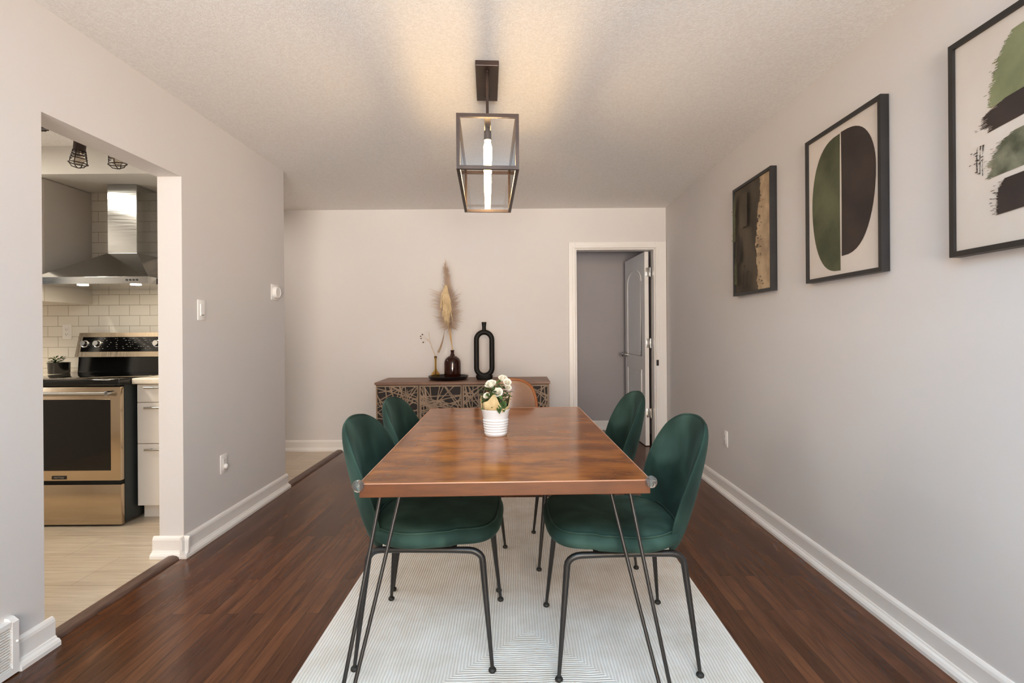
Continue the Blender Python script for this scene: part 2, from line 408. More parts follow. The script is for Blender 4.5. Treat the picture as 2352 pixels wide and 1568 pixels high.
# kitchen shell: tile wall (its back is the corridor side), left wall with an added window, near wall, bulkhead
m = MB(); m.box(-4.5, XL-TK, KY, 3.96, 0, CE); struct('wall_kitchen', m, M['subway'])
KX = -4.2
m = MB(); m.box(KX-.1, KX, YR, 1.85, 0, CE); m.box(KX-.1, KX, 3.15, YB, 0, CE); m.box(KX-.1, KX, 1.85, 3.15, 0, 1.0); m.box(KX-.1, KX, 1.85, 3.15, 2.1, CE)
struct('wall_kitchen_left', m, M['wall'])
window('added_window', 1.85, 3.15, 1.0, 2.1, lambda a, b, d: (KX+d, a, b), 2)  # made-up window, out of view, lets the side fill in
m = MB(); m.box(KX, XL-TK, -.1, 0, 0, CE); struct('wall_kitchen_near', m, M['wall'])
SOF_Y, SOF_Z = 3.40, 2.255
m = MB(); m.box(KX, XL-TK, SOF_Y, KY, SOF_Z, CE); struct('trim_bulkhead', m, M['kitchen_ceiling'])
# hall behind the doorway
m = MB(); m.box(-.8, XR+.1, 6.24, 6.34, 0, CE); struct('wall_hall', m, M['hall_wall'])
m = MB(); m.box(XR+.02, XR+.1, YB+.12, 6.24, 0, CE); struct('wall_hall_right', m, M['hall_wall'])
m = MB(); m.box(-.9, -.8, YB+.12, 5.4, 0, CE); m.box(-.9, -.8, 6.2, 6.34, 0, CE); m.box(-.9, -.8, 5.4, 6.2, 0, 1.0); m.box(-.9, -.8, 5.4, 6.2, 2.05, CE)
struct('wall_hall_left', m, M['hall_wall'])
# baseboards
BP = [(0, 0), (.036, 0), (.036, .014), (.03, .024), (.02, .028), (.018, .034), (.014, .036), (.014, .09), (.011, .1), (.005, .108), (0, .11)]
def base(mb, p0, p1, nrm):
    p0, p1, nrm = Vector((*p0, 0)), Vector((*p1, 0)), Vector((*nrm, 0))
    A = [mb.bm.verts.new(p0+nrm*d+Vector((0, 0, z))) for d, z in BP]; B = [mb.bm.verts.new(p1+nrm*d+Vector((0, 0, z))) for d, z in BP]
    n = len(BP)
    for k in range(n): mb.face([A[k], A[(k+1) % n], B[(k+1) % n], B[k]])
    mb.face(A[::-1]); mb.face(B)
m = MB(); base(m, (XL, YR), (XL, 1.60), (1, 0)); base(m, (XL, 1.818), (XL, 1.975), (1, 0)); base(m, (XL-TK, 1.945), (XL, 1.945), (0, 1))
base(m, (XL, 2.72), (XL, 3.975), (1, 0)); base(m, (XL-TK-.03, 2.755), (XL+.034, 2.755), (0, -1))
struct('baseboard_left', m, M['trim'])
m = MB(); base(m, (XR, YR), (XR, YB), (-1, 0)); struct('baseboard_right', m, M['trim'])
m = MB(); base(m, (-4.2, YB), (DX0-.07, YB), (0, -1)); struct('baseboard_back', m, M['trim'])
m = MB(); base(m, (-.8, 6.24), (XR, 6.24), (0, -1)); struct('baseboard_hall', m, M['trim'])
# wooden threshold strips between hardwood and tile
HR = [(-.036, 0), (-.033, .009), (-.022, .016), (0, .019), (.022, .016), (.033, .009), (.036, 0)]
m = MB(); m.extrude(HR, lambda a, b, d: (-1.838+a, d, b), 1.98, 2.722); struct('trim_1', m, M['strip'], True, angle=40)
m = MB(); m.extrude(HR, lambda a, b, d: (-1.808+a, d, b), 3.976, YB-.036); struct('trim_2', m, M['strip'], True, angle=40)
# door casing, jamb
m = MB()
m.box(DX0-.07, DX0, YB-.016, YB, 0, DZ+.066, .004); m.box(DX1, XR-.002, YB-.016, YB, 0, DZ+.066, .004); m.box(DX0, DX1, YB-.016, YB, DZ, DZ+.066, .004)
m.box(DX0-.03, DX0-.004, YB-.022, YB-.016, 0, DZ+.02, .003); m.box(DX1+.01, DX1+.036, YB-.022, YB-.016, 0, DZ+.02, .003); m.box(DX0-.004, DX1+.01, YB-.022, YB-.016, DZ+.006, DZ+.03, .003)
m.box(DX0-.001, DX0+.012, YB, YB+.125, 0, DZ); m.box(DX1-.012, DX1+.001, YB, YB+.125, 0, DZ); m.box(DX0+.012, DX1-.012, YB, YB+.125, DZ-.012, DZ+.001)
tr = struct('trim_3', m, M['trim'])
m = MB(); m.box(DX1+.004, DX1+.026, YB-.03, YB-.016, .84, .9, .004); obj('strike_bumper', m, M['black_enamel'], tr)
m = MB(); m.box(DX0+.012, DX0+.016, YB+.02, YB+.05, .86, .92); obj('strike_plate', m, M['black_enamel'], tr)
# door leaf, open about 92 degrees into the hall
m = MB(); m.box(-.042, 0, 0, .775, .008, 2.012, .002)
dr = struct('door_1', m, M['trim'], label='white two-panel door standing open into the grey hall', cat='door')
dr.location = (1.352, YB+.10, 0); dr.rotation_euler = (0, 0, math.radians(3.0))
def panel_path(y0, y1, z0, z1, arch):
    p = [(y0, z0), (y1, z0), (y1, z1-arch)]
    if arch: p += [((y0+y1)/2+(y1-y0)/2*math.cos(a), z1-arch+arch*math.sin(a)) for a in [PI*k/14 for k in range(1, 14)]]
    p += [(y0, z1-arch)]
    return p
for z0, z1, ar in ((.2, .78, 0), (.93, 1.86, .14)):
    m = MB()
    for xx in (-.042, 0): m.tube([(xx, y, z) for y, z in panel_path(.12, .655, z0, z1, ar)], .008, 8, closed=True)
    for xx in (-.0445, .0005): m.extrude([(y, z) for y, z in panel_path(.155, .62, z0+.035, z1-.035, ar)], lambda a, b, d: (d, a, b), xx, xx+.004)
    obj('door_panel', m, M['trim'], dr, True, angle=30)
m = MB()
for sgn in (-1, 1):
    xs = -.042 if sgn < 0 else 0
    m.tube([(xs, .715, .92), (xs+sgn*.008, .715, .92)], .032, 20); m.tube([(xs, .715, .92), (xs+sgn*.04, .715, .92)], .011, 12)
    m.tube([(xs+sgn*d, .715, .92) for d in (.03, .036, .048, .06, .066)], [.014, .024, .029, .022, .006], 18)
obj('door_knob', m, M['chrome'], dr, True, angle=40)
for z in (.345, 1.066, 1.8):
    m = MB(); m.box(-.03, .012, -.006, .001, z-.045, z+.045, .001)
    m.tube([(.016, -.008, z-.048), (.016, -.008, z+.048)], .0065, 10); obj('hinge', m, M['chrome'], dr, True, angle=40)

# ------------------------------------------------------------------ wall fittings
def plate(name, label, cat, loc, rz, kind):
    t = thing(name, label, cat, loc, rz)          # local: +X out of the wall, Y along it
    m = MB(); m.box(0, .006, -.036, .036, -.058, .058, .003); obj('cover_plate', m, M['white_plastic'], t, True, angle=35)
    if kind == 'rocker':
        m = MB(); m.box(.006, .011, -.017, .017, -.034, .034, .002); obj('rocker', m, M['white_plastic'], t)
        m = MB(); m.box(.011, .0125, -.009, .009, -.03, -.0265); obj('indicator', m, M['rubber'], t)
    else:
        m = MB(); m.box(.006, .009, -.017, .017, -.034, .034, .002)
        obj('receptacle', m, M['white_plastic'], t)
        m = MB()
        for z in (-.018, .018):
            for y in (-.006, .006): m.box(.009, .0093, y-.0012, y+.0012, z-.004, z+.005)
            m.tube([(.009, 0, z-.011), (.0093, 0, z-.011)], .0022, 8)
        obj('slots', m, M['rubber'], t)
    return t
plate('light_switch', 'white rocker light switch beside the kitchen opening', 'switch', (XL, 2.917, 1.326), 0, 'rocker')
t = plate('wall_outlet', 'white wall outlet low on the left wall with a night light plugged in', 'outlet', (XL, 3.128, .401), 0, 'out')
m = MB(); m.lathe([(0, 0), (.014, 0), (.016, .006), (.014, .012), (.008, .017), (0, .018)], 16, sx=1, sy=1)
o = obj('night_light', m, M['white_plastic'], t, True); o.location = (.009, 0, -.016); o.rotation_euler = (0, PI/2, 0)
plate('wall_outlet', 'white wall outlet low on the right wall behind the green chairs', 'outlet', (XR, 3.733, .405), PI, 'out')
plate('wall_outlet', 'white outlet on the kitchen tiles beneath the upper cabinet', 'outlet', (-3.395, KY, 1.215), -PI/2, 'out')
t = thing('thermostat', 'round white thermostat on a square plate near the end of the left wall', 'thermostat', (XL, 3.80, 1.495))
m = MB(); m.box(0, .005, -.058, .058, -.058, .058, .003); obj('back_plate', m, M['white_plastic'], t, True, angle=35)
m = MB(); m.lathe([(0, 0), (.044, 0), (.044, .02), (.041, .026), (.036, .027), (.034, .024), (0, .024)], 32); o = obj('dial', m, M['white_plastic'], t, True, angle=35); o.location = (.005, 0, 0); o.rotation_euler = (0, PI/2, 0)
# floor-level air register at the left edge
t = thing('air_register', 'white louvred air vent low on the left wall', 'vent', (XL, 1.71, 0))
m = MB(); A = [(0, .005), (.03, .005), (.03, .185), (.012, .20), (0, .20)]
for y0, y1 in ((-.105, -.082), (.082, .105)): m.extrude(A, lambda a, b, d: (a, d, b), y0, y1)
m.box(0, .03, -.082, .082, .005, .028); m.box(0, .028, -.082, .082, .172, .19); m.box(0, .004, -.082, .082, .028, .172)
obj('frame', m, M['white_plastic'], t)
for i in range(15):
    m = MB(); z = .033+i*.0095; m.extrude([(.006, z), (.027, z-.003), (.027, z-.0005), (.006, z+.003)], lambda a, b, d: (a, d, b), -.082, .082)
    obj('louvre', m, M['white_plastic'], t)
m = MB(); m.ball((.032, .097, .115), .005, 8); obj('screw', m, M['white_plastic'], t, True)

# ------------------------------------------------------------------ rug
m = MB(); m.box(-.775, .815, 1.12, 3.667, 0, .012, .005)
tag(obj('area_rug', m, M['rug']), 'ivory ribbed area rug with woven lozenges under the dining table', 'rug')

# ------------------------------------------------------------------ dining table
TT = .73
tb = thing('dining_table', 'glossy brown wooden dining table on black hairpin legs', 'table', (-.061, 2.342, .012), math.radians(1.5))
hw, hl = .446, .77; zt = TT-.012
m = MB(); m.box(-hw, hw, -hl, hl, zt-.043, zt, .0025)
for f in m.bm.faces: f.material_index = 0 if abs(f.normal.z) > .5 else 1
top = obj('tabletop', m, [M['table'], M['table_edge']], tb)
m = MB()
pts = [(-hw, -hl), (hw, -hl), (hw, hl), (-hw, hl)]
m.tube([(x*1.001, y*1.001, zt-.001) for x, y in pts], .0022, 6, closed=True); obj('edge_strip', m, M['vinyl'], tb, True)
for sx in (-1, 1):
    m = MB(); m.ball((sx*(hw+.002), -hl-.002, zt-.006), .0185, 20); g = obj('corner_guard', m, M['clear_plastic'], tb, True); g['label'] = 'clear round plastic corner guard'
for sx in (-1, 1):
    for sy in (-1, 1):
        m = MB()
        fx, fy = sx*(hw+.045), sy*(hl+.06)
        a = Vector((sx*(hw-.045), sy*(hl-.095), zt-.05)); b = Vector((sx*(hw-.10), sy*(hl-.155), zt-.05))
        f = Vector((fx, fy, .006)); dr_ = (b-a).normalized()
        path = [a, a.lerp(f-dr_*.017, .5), f-dr_*.017+Vector((0, 0, .014)), f-dr_*.009+Vector((0, 0, .002)), f+dr_*.009+Vector((0, 0, .002)), f+dr_*.017+Vector((0, 0, .014)), b.lerp(f+dr_*.017, .5), b]
        m.tube(path, .0062, 10)
        c = (a+b)/2; m.box(c.x-.05, c.x+.05, c.y-.05, c.y+.05, zt-.048, zt-.043)
        obj('leg', m, M['black_metal'], tb, True, angle=40)

# ------------------------------------------------------------------ chairs (front of the chair is local +X)
def smooth_closed(pts, n):
    # Catmull-Rom resample of a closed 2-D loop
    out = []; N = len(pts); per = n//N
    for i in range(N):
        p0, p1, p2, p3 = (Vector(pts[(i+k-1) % N]) for k in range(4))
        for j in range(per):
            t_ = j/per
            out.append(tuple(.5*((2*p1)+(p2-p0)*t_+(2*p0-5*p1+4*p2-p3)*t_**2+(3*p1-p0-3*p2+p3)*t_**3)))
    return out
def half(pts):      # mirror a right-hand half outline (w, z) bottom -> top
    return [(-a, b) for a, b in pts if a > 1e-6][::1] + [(a, b) for a, b in pts[::-1]]
BACK = [(0, .366), (.09, .370), (.150, .395), (.186, .455), (.210, .53), (.223, .60), (.225, .67), (.214, .735), (.184, .794), (.128, .830), (.066, .843), (0, .847)]
loop = [(a, b) for a, b in BACK] + [(-a, b) for a, b in BACK[-2:0:-1]]
back_out = smooth_closed(loop, len(loop)*4)
def back_map(y, z, h):
    tz = (z-.37)/.475
    return (-.225-.105*tz-.012*math.sin(PI*tz)+(.135-.085*tz)*(abs(y)/.22)**2.0+h, y, z)
SEAT = [(.268, 0), (.266, .08), (.256, .15), (.228, .205), (.17, .232), (.07, .24), (-.05, .238), (-.14, .222), (-.20, .17), (-.222, .09), (-.226, 0)]
sl = SEAT + [(a, -b) for a, b in SEAT[-2:0:-1]]
seat_out = smooth_closed(sl, len(sl)*4)
def make_chair(name, label, fabric, edge=None, legmat=None, bw=1):
    def bmap(y, z, h): x, y2, z2 = back_map(y, z, h); return (x, y2*bw, z2)
    t = thing(name, label, 'chair')
    m = MB()
    m.pillow(seat_out, lambda r: .452+.048*(1-r**5)**.5 if r < 1 else .452, lambda r: .452-.036*(1-r**8)**.5 if r < 1 else .452,
             lambda a, b, h: (a, b, h-.012*max(0, 1-abs(a+.06)/.16)+.006*(a > .1)), 12)
    st = obj('seat', m, fabric, t, True)
    m = MB(); k = .94
    m.tube([(a*k, b*k, .482-.012*max(0, 1-abs(a*k+.06)/.16)+.006*(a*k > .1)) for a, b in seat_out], .0035, 6, closed=True); obj('piping', m, edge or fabric, st, True)
    m = MB()
    m.pillow(back_out, lambda r: .024*(1-r**5)**.5 if r < 1 else 0, lambda r: -.026*(1-r**4)**.5 if r < 1 else 0, bmap, 12)
    bk = obj('backrest', m, fabric, t, True)
    m = MB(); m.tube([bmap(y, z, .002) for y, z in back_out], .0045 if not edge else .011, 6, closed=True); obj('piping', m, edge or fabric, bk, True)
    for sx in (-1, 1):
        for sy in (-1, 1):
            m = MB()
            yt = sy*.19; foot = Vector((sx*.241, sy*.236, .012)); topv = Vector((sx*.205, yt, .366))
            bend = [Vector((sx*(.205-.05*(1-math.cos(a))), yt, .366+.036*math.sin(a))) for a in [PI/2*k_/5 for k_ in range(6)]]
            path = [foot, foot.lerp(topv, .5), foot.lerp(topv, .85)]+bend+[Vector((sx*.08, yt, .403)), Vector((0, yt, .403))]
            rad = [.0062, .0095, .0112]+[.0118]*6+[.011, .011]
            m.tube(path, rad, 12)
            lg = obj('leg', m, legmat or M['black_metal'], t, True, angle=50)
            m = MB(); m.lathe([(0, 0), (.010, 0), (.0135, .004), (.0135, .009), (.009, .015), (0, .016)], 14, (foot.x, foot.y, 0)); obj('foot', m, M['rubber'], lg, True, angle=50)
    m = MB()
    for x in (-.1, .1): m.tube([(x, -.19, .405), (x, .19, .405)], .009, 10)
    obj('cross_bar', m, legmat or M['black_metal'], t, True)
    return t
G = 'green velvet chairs along the table'
RZ = .012
ch = make_chair('dining_chair', 'green velvet dining chair at the near right corner of the table', M['velvet'])
ch.location = (.362, 1.975, RZ); ch.rotation_euler = (0, 0, PI+math.radians(2)); ch['group'] = G
dup(ch, (-.332, 2.022, RZ), math.radians(-1.5), 'green velvet dining chair at the near left corner of the table', G)
dup(ch, (-.328, 2.575, RZ), math.radians(-2), 'green velvet dining chair on the left side further from the camera', G)
dup(ch, (.330, 2.775, RZ), PI+math.radians(1.5), 'green velvet dining chair on the right side nearer the open door', G)
lc = make_chair('dining_chair', 'tan leather dining chair at the far end of the table facing the camera', M['leather'], M['leather_edge'], bw=.79)
lc.location = (-.055, 3.26, RZ); lc.rotation_euler = (0, 0, -PI/2)

# ------------------------------------------------------------------ potted rose on the table
t = thing('potted_rose', 'white ribbed flowerpot of white roses in tan paper on the dining table', 'plant', (-.103, 2.30, TT))
pr = [(0, 0), (.046, 0), (.0485, .003)]
z = .006
for i in range(6):
    r0 = .0485+.0135*(z/.113); pr += [(r0+.0014, z+.002), (r0+.0024, z+.005), (r0+.0014, z+.008), (r0-.0014, z+.0105)]; z += .0115
pr += [(.057, .08), (.0615, .108), (.064, .112), (.064, .116), (.061, .117), (.059, .108), (.05, .02), (0, .02)]
m = MB(); m.lathe(pr, 40); obj('pot', m, M['white_ceramic'], t, True, angle=50)
m = MB(); random.seed(4); n = 40; bot = []; tp = []; tp2 = []
for k in range(n):
    a = 2*PI*k/n; hgt = .15+.03*math.sin(3*a+.6)+.012*math.sin(7*a); rr = .066+.006*math.sin(5*a)
    bot.append(m.bm.verts.new((.056*math.cos(a), .056*math.sin(a), .098))); tp.append(m.bm.verts.new((rr*math.cos(a), rr*math.sin(a), hgt)))
for k in range(n): m.face([bot[k], bot[(k+1) % n], tp[(k+1) % n], tp[k]])
w = obj('paper_wrap', m, M['kraft'], t, True)
sm = w.modifiers.new('s', 'SOLIDIFY'); sm.thickness = .0012
def leaf(mb, c, d, L, wd, up=Vector((0, 0, 1))):
    d = d.normalized(); s_ = d.cross(up)
    if s_.length < 1e-3: s_ = d.orthogonal()
    s_.normalize(); nn = s_.cross(d)
    prof = [(0, 0), (.3, .8), (.55, 1), (.8, .6), (1, 0)]
    mid = [mb.bm.verts.new(c+d*(L*q)-nn*(L*.18*q*q)) for q, _ in prof]
    Lf = [mb.bm.verts.new(c+d*(L*q)+s_*(wd*w_)-nn*(L*.18*q*q)+nn*wd*.35*w_) for q, w_ in prof[1:-1]]
    Rt = [mb.bm.verts.new(c+d*(L*q)-s_*(wd*w_)-nn*(L*.18*q*q)+nn*wd*.35*w_) for q, w_ in prof[1:-1]]
    for S_ in (Lf, Rt):
        mb.face([mid[0], S_[0], mid[1]])
        for i in range(2): mb.face([mid[i+1], S_[i], S_[i+1], mid[i+2]])
        mb.face([mid[3], S_[2], mid[4]])
m = MB(); random.seed(11)
for i in range(210):
    a = random.uniform(0, 2*PI); r = random.uniform(0, .058); z = random.uniform(.12, .215-.5*max(0, r-.03))
    if math.cos(a) > .3 and z > .17: z += random.uniform(0, .02)
    d = Vector((math.cos(a)*random.uniform(.4, 1), math.sin(a)*random.uniform(.4, 1), random.uniform(-.3, .8)))
    leaf(m, Vector((r*math.cos(a), r*math.sin(a), z)), d, random.uniform(.018, .034), random.uniform(.006, .011))
for a, z in ((-1.2, .15), (-1.0, .14), (-1.3, .135), (-.9, .16)):      # sprig hanging over the rim
    leaf(m, Vector((.05*math.cos(a), .05*math.sin(a), z)), Vector((math.cos(a), math.sin(a), -.9)), .04, .011)
obj('foliage', m, M['leaf'], t, True)
def rose(c, r, tilt, seed):
    random.seed(seed); m = MB()
    for L_, (n, rr, hh, op) in enumerate([(3, .28, .95, .15), (4, .5, .9, .35), (5, .75, .75, .65), (6, 1.0, .5, 1.0)]):
        for k in range(n):
            a0 = 2*PI*(k+.37*L_)/n+random.uniform(-.2, .2); wd = 2*PI/n*.72; gr = []
            for i in range(5):
                q = i/4; row = []
                for j in range(6):
                    u = (j/5-.5)*2; a = a0+u*wd*(.5+.5*q)
                    R = r*rr*(.35+.65*q**.7)*(1+.12*op*q*q*(1-u*u)); z = r*(-.45+(.45+hh)*q)*(1-.22*q*u*u)-r*.3*op*max(0, q-.75)*2
                    row.append(m.bm.verts.new((R*math.cos(a), R*math.sin(a), z)))
                gr.append(row)
            for i in range(4):
                for j in range(5): m.face([gr[i][j], gr[i][j+1], gr[i+1][j+1], gr[i+1][j]])
    m.ball((0, 0, 0), r*.3, 8)
    o = obj('rose', m, M['petal'], t, True); o.location = c; o.rotation_euler = tilt; return o
# px offsets from the pot centre line -> metres at this depth (about 512 px per metre)
for i, (du, dv, dy, r, tilt) in enumerate([(17, 122, -.005, .020, (.5, .2, 0)), (27, 115, -.02, .017, (.9, .3, 0)), (29, 103, -.015, .014, (.8, .5, 0)),
                                           (-10, 109, -.01, .025, (.5, -.3, 0)), (6, 93, -.035, .021, (.95, 0, 0)), (-19, 86, -.035, .014, (.8, -.4, 0))]):
    rose((du/512, dy, dv/512+.01), r, tilt, i)

# ------------------------------------------------------------------ sideboard with fretwork doors
SBX0, SBX1, SBY0, SBZ = -1.308, .288, 4.66, .74
t = thing('sideboard', 'long walnut sideboard with bronze fretwork doors against the back wall', 'sideboard', ((SBX0+SBX1)/2, SBY0, 0))
w2 = (SBX1-SBX0)/2; dp = 5.165-SBY0
m = MB(); m.box(-w2, w2, 0, dp, SBZ-.022, SBZ, .003); obj('top', m, M['walnut'], t)
m = MB(); m.box(-w2+.008, w2-.008, .024, dp-.005, .14, SBZ-.022); obj('carcass', m, M['walnut'], t)
for sx in (-1, 1):
    for y in (.06, dp-.06):
        m = MB(); m.tube([(sx*(w2-.09), y, 0), (sx*(w2-.11), y, .14)], [.014, .022], 12); obj('leg', m, M['black_metal'], t, True, angle=40)
dw = (2*w2-.02)/4; dh0, dh1 = .15, SBZ-.028
def fretwork(wd, hg, seed):
    random.seed(seed); m = MB(); h2 = wd/2
    fr = .012
    for a0, a1, b0, b1 in ((-h2, h2, 0, fr), (-h2, h2, hg-fr, hg), (-h2, -h2+fr, fr, hg-fr), (h2-fr, h2, fr, hg-fr)): m.box(a0, a1, -.008, 0, b0, b1)
    foci = [(random.uniform(-h2*.7, h2*.7), random.uniform(hg*.1, hg*.9)) for _ in range(3)]
    i = 0; tries = 0
    while i < 42 and tries < 700:
        tries += 1
        if random.random() < .4: c = random.choice(foci); c = (c[0]+random.gauss(0, .03), c[1]+random.gauss(0, .03))
        else: c = (random.uniform(-h2, h2), random.uniform(0, hg))
        a = random.uniform(0, PI); dx, dz = math.cos(a), math.sin(a)
        ts = []
        lo, hi = -9, 9
        for p, d, mn, mx in ((c[0], dx, -h2+fr*.6, h2-fr*.6), (c[1], dz, fr*.6, hg-fr*.6)):
            if abs(d) < 1e-4: continue
            t0, t1 = (mn-p)/d, (mx-p)/d; lo = max(lo, min(t0, t1)); hi = min(hi, max(t0, t1))
        if random.random() < .45: hi = min(hi, random.uniform(.05, .25))
        if random.random() < .35: lo = max(lo, -random.uniform(.05, .25))
        if hi-lo < .05: continue
        hwd = random.choice((.0034, .004, .0046)); nx, nz = -dz*hwd, dx*hwd
        P = [(c[0]+dx*q+nx*s_, c[1]+dz*q+nz*s_) for q, s_ in ((lo, -1), (hi, -1), (hi, 1), (lo, 1))]
        m.extrude(P, lambda a_, b_, d_: (a_, d_, b_), -.0066-.00002*i, -.001-.00001*i); i += 1
    return m
for k in range(4):
    cx = -w2+.01+dw*(k+.5)
    m = MB(); m.box(-dw/2+.003, dw/2-.003, .010, .024, 0, dh1-dh0, .001); d = obj('door', m, M['door_back'], t, loc=(cx, 0, dh0))
    f = fretwork(dw-.008, dh1-dh0-.002, 20+k); o = obj('fretwork', f, M['fret'], d, loc=(0, .010, .001))
# ------------------------------------------------------------------ decor on the sideboard
TX, TY = -.672, 4.93
m = MB(); m.lathe([(0, 0), (.155, 0), (.175, .006), (.189, .03), (.193, .036), (.189, .037), (.183, .032), (.17, .012), (.15, .009), (0, .009)], 48)
tag(obj('tray', m, M['tray'], None, True, loc=(TX, TY, SBZ), angle=50), 'round black tray holding two glass vases on the sideboard', 'tray')
zb = SBZ+.009
# brown bottle
t = thing('bottle_vase', 'dark brown glass bottle on the black tray', 'vase', (-.632, TY, zb))
m = MB()
out = [(0, 0), (.072, 0), (.079, .008), (.080, .05), (.080, .145), (.077, .168), (.066, .19), (.046, .208), (.028, .217), (.021, .222), (.022, .228), (.016, .238), (.0165, .262), (.020, .266), (.019, .272)]
inn = [(max(0, r-.005) if i < 9 else max(0, r-.0045), z+(.006 if z < .01 else 0)) for i, (r, z) in enumerate(out)][::-1]
m.lathe(out+inn, 40); obj('bottle', m, M['brown_glass'], t, True)
# amber bud vase
t = thing('bud_vase', 'small amber glass bud vase with a long neck on the black tray', 'vase', (-.792, TY-.01, zb))
out = [(0, 0), (.026, 0), (.038, .008), (.0435, .024), (.0435, .036), (.038, .053), (.026, .067), (.0155, .078), (.011, .095), (.0098, .13), (.0105, .18), (.013, .215)]
inn = [(max(0, r-.003), z+(.008 if z < .005 else 0)) for r, z in out][::-1]
m = MB(); m.lathe(out+inn, 32); obj('vase', m, M['amber_glass'], t, True)
# dried stems (each its own)
def curve(p0, p1, bend, n=10):
    p0, p1, bend = Vector(p0), Vector(p1), Vector(bend)
    return [p0.lerp(p1, q)+bend*(4*q*(1-q)) for q in [i/n for i in range(n+1)]]
def blade(mb, pts, wd, nrm=Vector((0, -1, 0))):
    N = len(pts); A = []; B = []
    for i, p in enumerate(pts):
        d = (pts[min(i+1, N-1)]-pts[max(i-1, 0)]).normalized(); s_ = d.cross(nrm)
        if s_.length < .05: s_ = d.orthogonal()
        s_.normalize()
        q = i/(N-1); w_ = wd*(1-q)**.7
        A.append(mb.bm.verts.new(p+s_*w_)); B.append(mb.bm.verts.new(p-s_*w_))
    for i in range(N-1): mb.face([A[i], B[i], B[i+1], A[i+1]])
VX_, VY_ = -.792, TY-.01
def at(u, v, y=4.92):   # photo pixel on a depth plane -> metres, used once for the sprays' outlines
    c_, s_ = math.cos(math.radians(.4)), math.sin(math.radians(.4)); a, b = u-1190, v-763
    return Vector(((c_*a-s_*b)*y/1180, y, H-(s_*a+c_*b)*y/1180))
base0 = Vector((VX_, VY_, zb+.03)); neck = Vector((VX_, VY_, zb+.212))
t = thing('dried_berry_sprig', 'thin dried sprig with brown berries in the amber bud vase', 'dried flower', (VX_, VY_, zb))
inv = Vector((VX_, VY_, zb))
m = MB(); tips = [at(970, 768), at(967, 777), at(972, 786), at(966, 772)]
m.tube([p-inv for p in [base0, neck]+curve(neck, at(985, 782), (.0, 0, .01), 5)[1:]], [.0016]*7, 6)
for q in tips: m.tube([p-inv for p in curve(at(985, 782), q, (0, 0, .004), 4)], .0009, 5)
obj('stem', m, M['straw'], t, True)
for i, q in enumerate(tips):
    m = MB(); m.ball(q-inv, .0075-.001*(i % 2), 10); obj('berry', m, M['berry'], t, True)
t = thing('dried_leaf_stem', 'tall grey-brown dried leaf in the amber bud vase leaning toward the bottle', 'dried flower', (VX_, VY_, zb))
m = MB(); cv = curve(neck, at(1021, 757), (.012, 0, -.02), 10); m.tube([p-inv for p in [base0+Vector((.002, 0, 0))]+cv[:6]], .0016, 6); obj('stem', m, M['straw'], t, True)
m = MB()
for j in range(5): blade(m, [p-inv+Vector((0, .002*(j-2), 0)) for p in cv[2:]], .011, Vector((math.sin(j*.5-1), -1, 0)))
obj('blade', m, M['dry_leaf'], t, True)
t = thing('dried_grass_sprig', 'pale wispy dried grass sprig in the amber bud vase', 'dried flower', (VX_, VY_, zb))
m = MB(); cv = curve(neck, at(985, 765), (-.01, 0, -.01), 8); m.tube([p-inv for p in [base0-Vector((.002, 0, 0))]+cv], .0013, 6); obj('stem', m, M['straw'], t, True)
m = MB(); random.seed(8)
for i in range(70):
    p = cv[random.randint(2, 8)]; a = random.uniform(.4, 2.7)
    d = Vector((math.cos(a)*.6, random.uniform(-.3, .3), math.sin(a)))*random.uniform(.012, .035)
    blade(m, [p-inv, p-inv+d*.5, p-inv+d], .0016)
obj('plume', m, M['paper'], t)
# pampas in the brown bottle
PX = -.632; inv = Vector((PX, TY, zb)); neck = Vector((PX, TY, zb+.27))
t = thing('pampas_plume', 'tall pinkish-brown feathery pampas plume in the brown bottle', 'dried flower', (PX, TY, zb))
spine = [Vector((PX, TY, zb+.03)), neck, at(1034, 755, TY), at(1031, 715, TY), at(1030, 675, TY), at(1027, 640, TY), at(1021, 609, TY)]
m = MB(); m.tube([p-inv for p in spine], [.005, .005, .006, .004, .003, .002, .001], 8); obj('stem', m, M['straw'], t, True)
m = MB(); random.seed(3)
def spine_at(z):
    for a, b in zip(spine[1:], spine[2:]):
        if a.z <= z <= b.z: return a.lerp(b, (z-a.z)/(b.z-a.z))
    return spine[-1].copy()
z0, z1 = spine[2].z+.0, spine[-1].z
for i in range(2600):
    q = random.random()**1.1; p = spine_at(z0+(z1-z0)*(.02+q*.9)); side = random.choice((-1, 1)) if random.random() < .8 else 0
    bell = math.exp(-((q-.3)/.27)**2)
    L_ = (.065+.125*bell)*random.uniform(.45, 1.12)*(1.0 if side <= 0 else .82)
    fan = random.uniform(.2, 1.0)
    d = Vector((side*fan+random.gauss(0, .1), random.uniform(-.75, .2), (-.35+1.35*min(1, q/.45)) + .5*(1-fan))).normalized()*L_
    droop = Vector((0, 0, -L_*random.uniform(.02, .22)))
    blade(m, [p-inv+d*s_+droop*s_*s_ for s_ in (0, .35, .7, 1)], .0017)
for i in range(60):
    q = random.uniform(.12, .55); p = spine_at(z0+(z1-z0)*q); side = -1 if random.random() < .62 else 1
    L_ = random.uniform(.15, .225) if side < 0 else random.uniform(.13, .175)
    d = Vector((side, random.uniform(-.4, .1), random.uniform(.0, .75))).normalized()*L_; cu = random.uniform(-.05, .03)
    blade(m, [p-inv+d*s_+Vector((0, 0, cu*s_*s_)) for s_ in (0, .3, .6, .8, 1)], .0019)
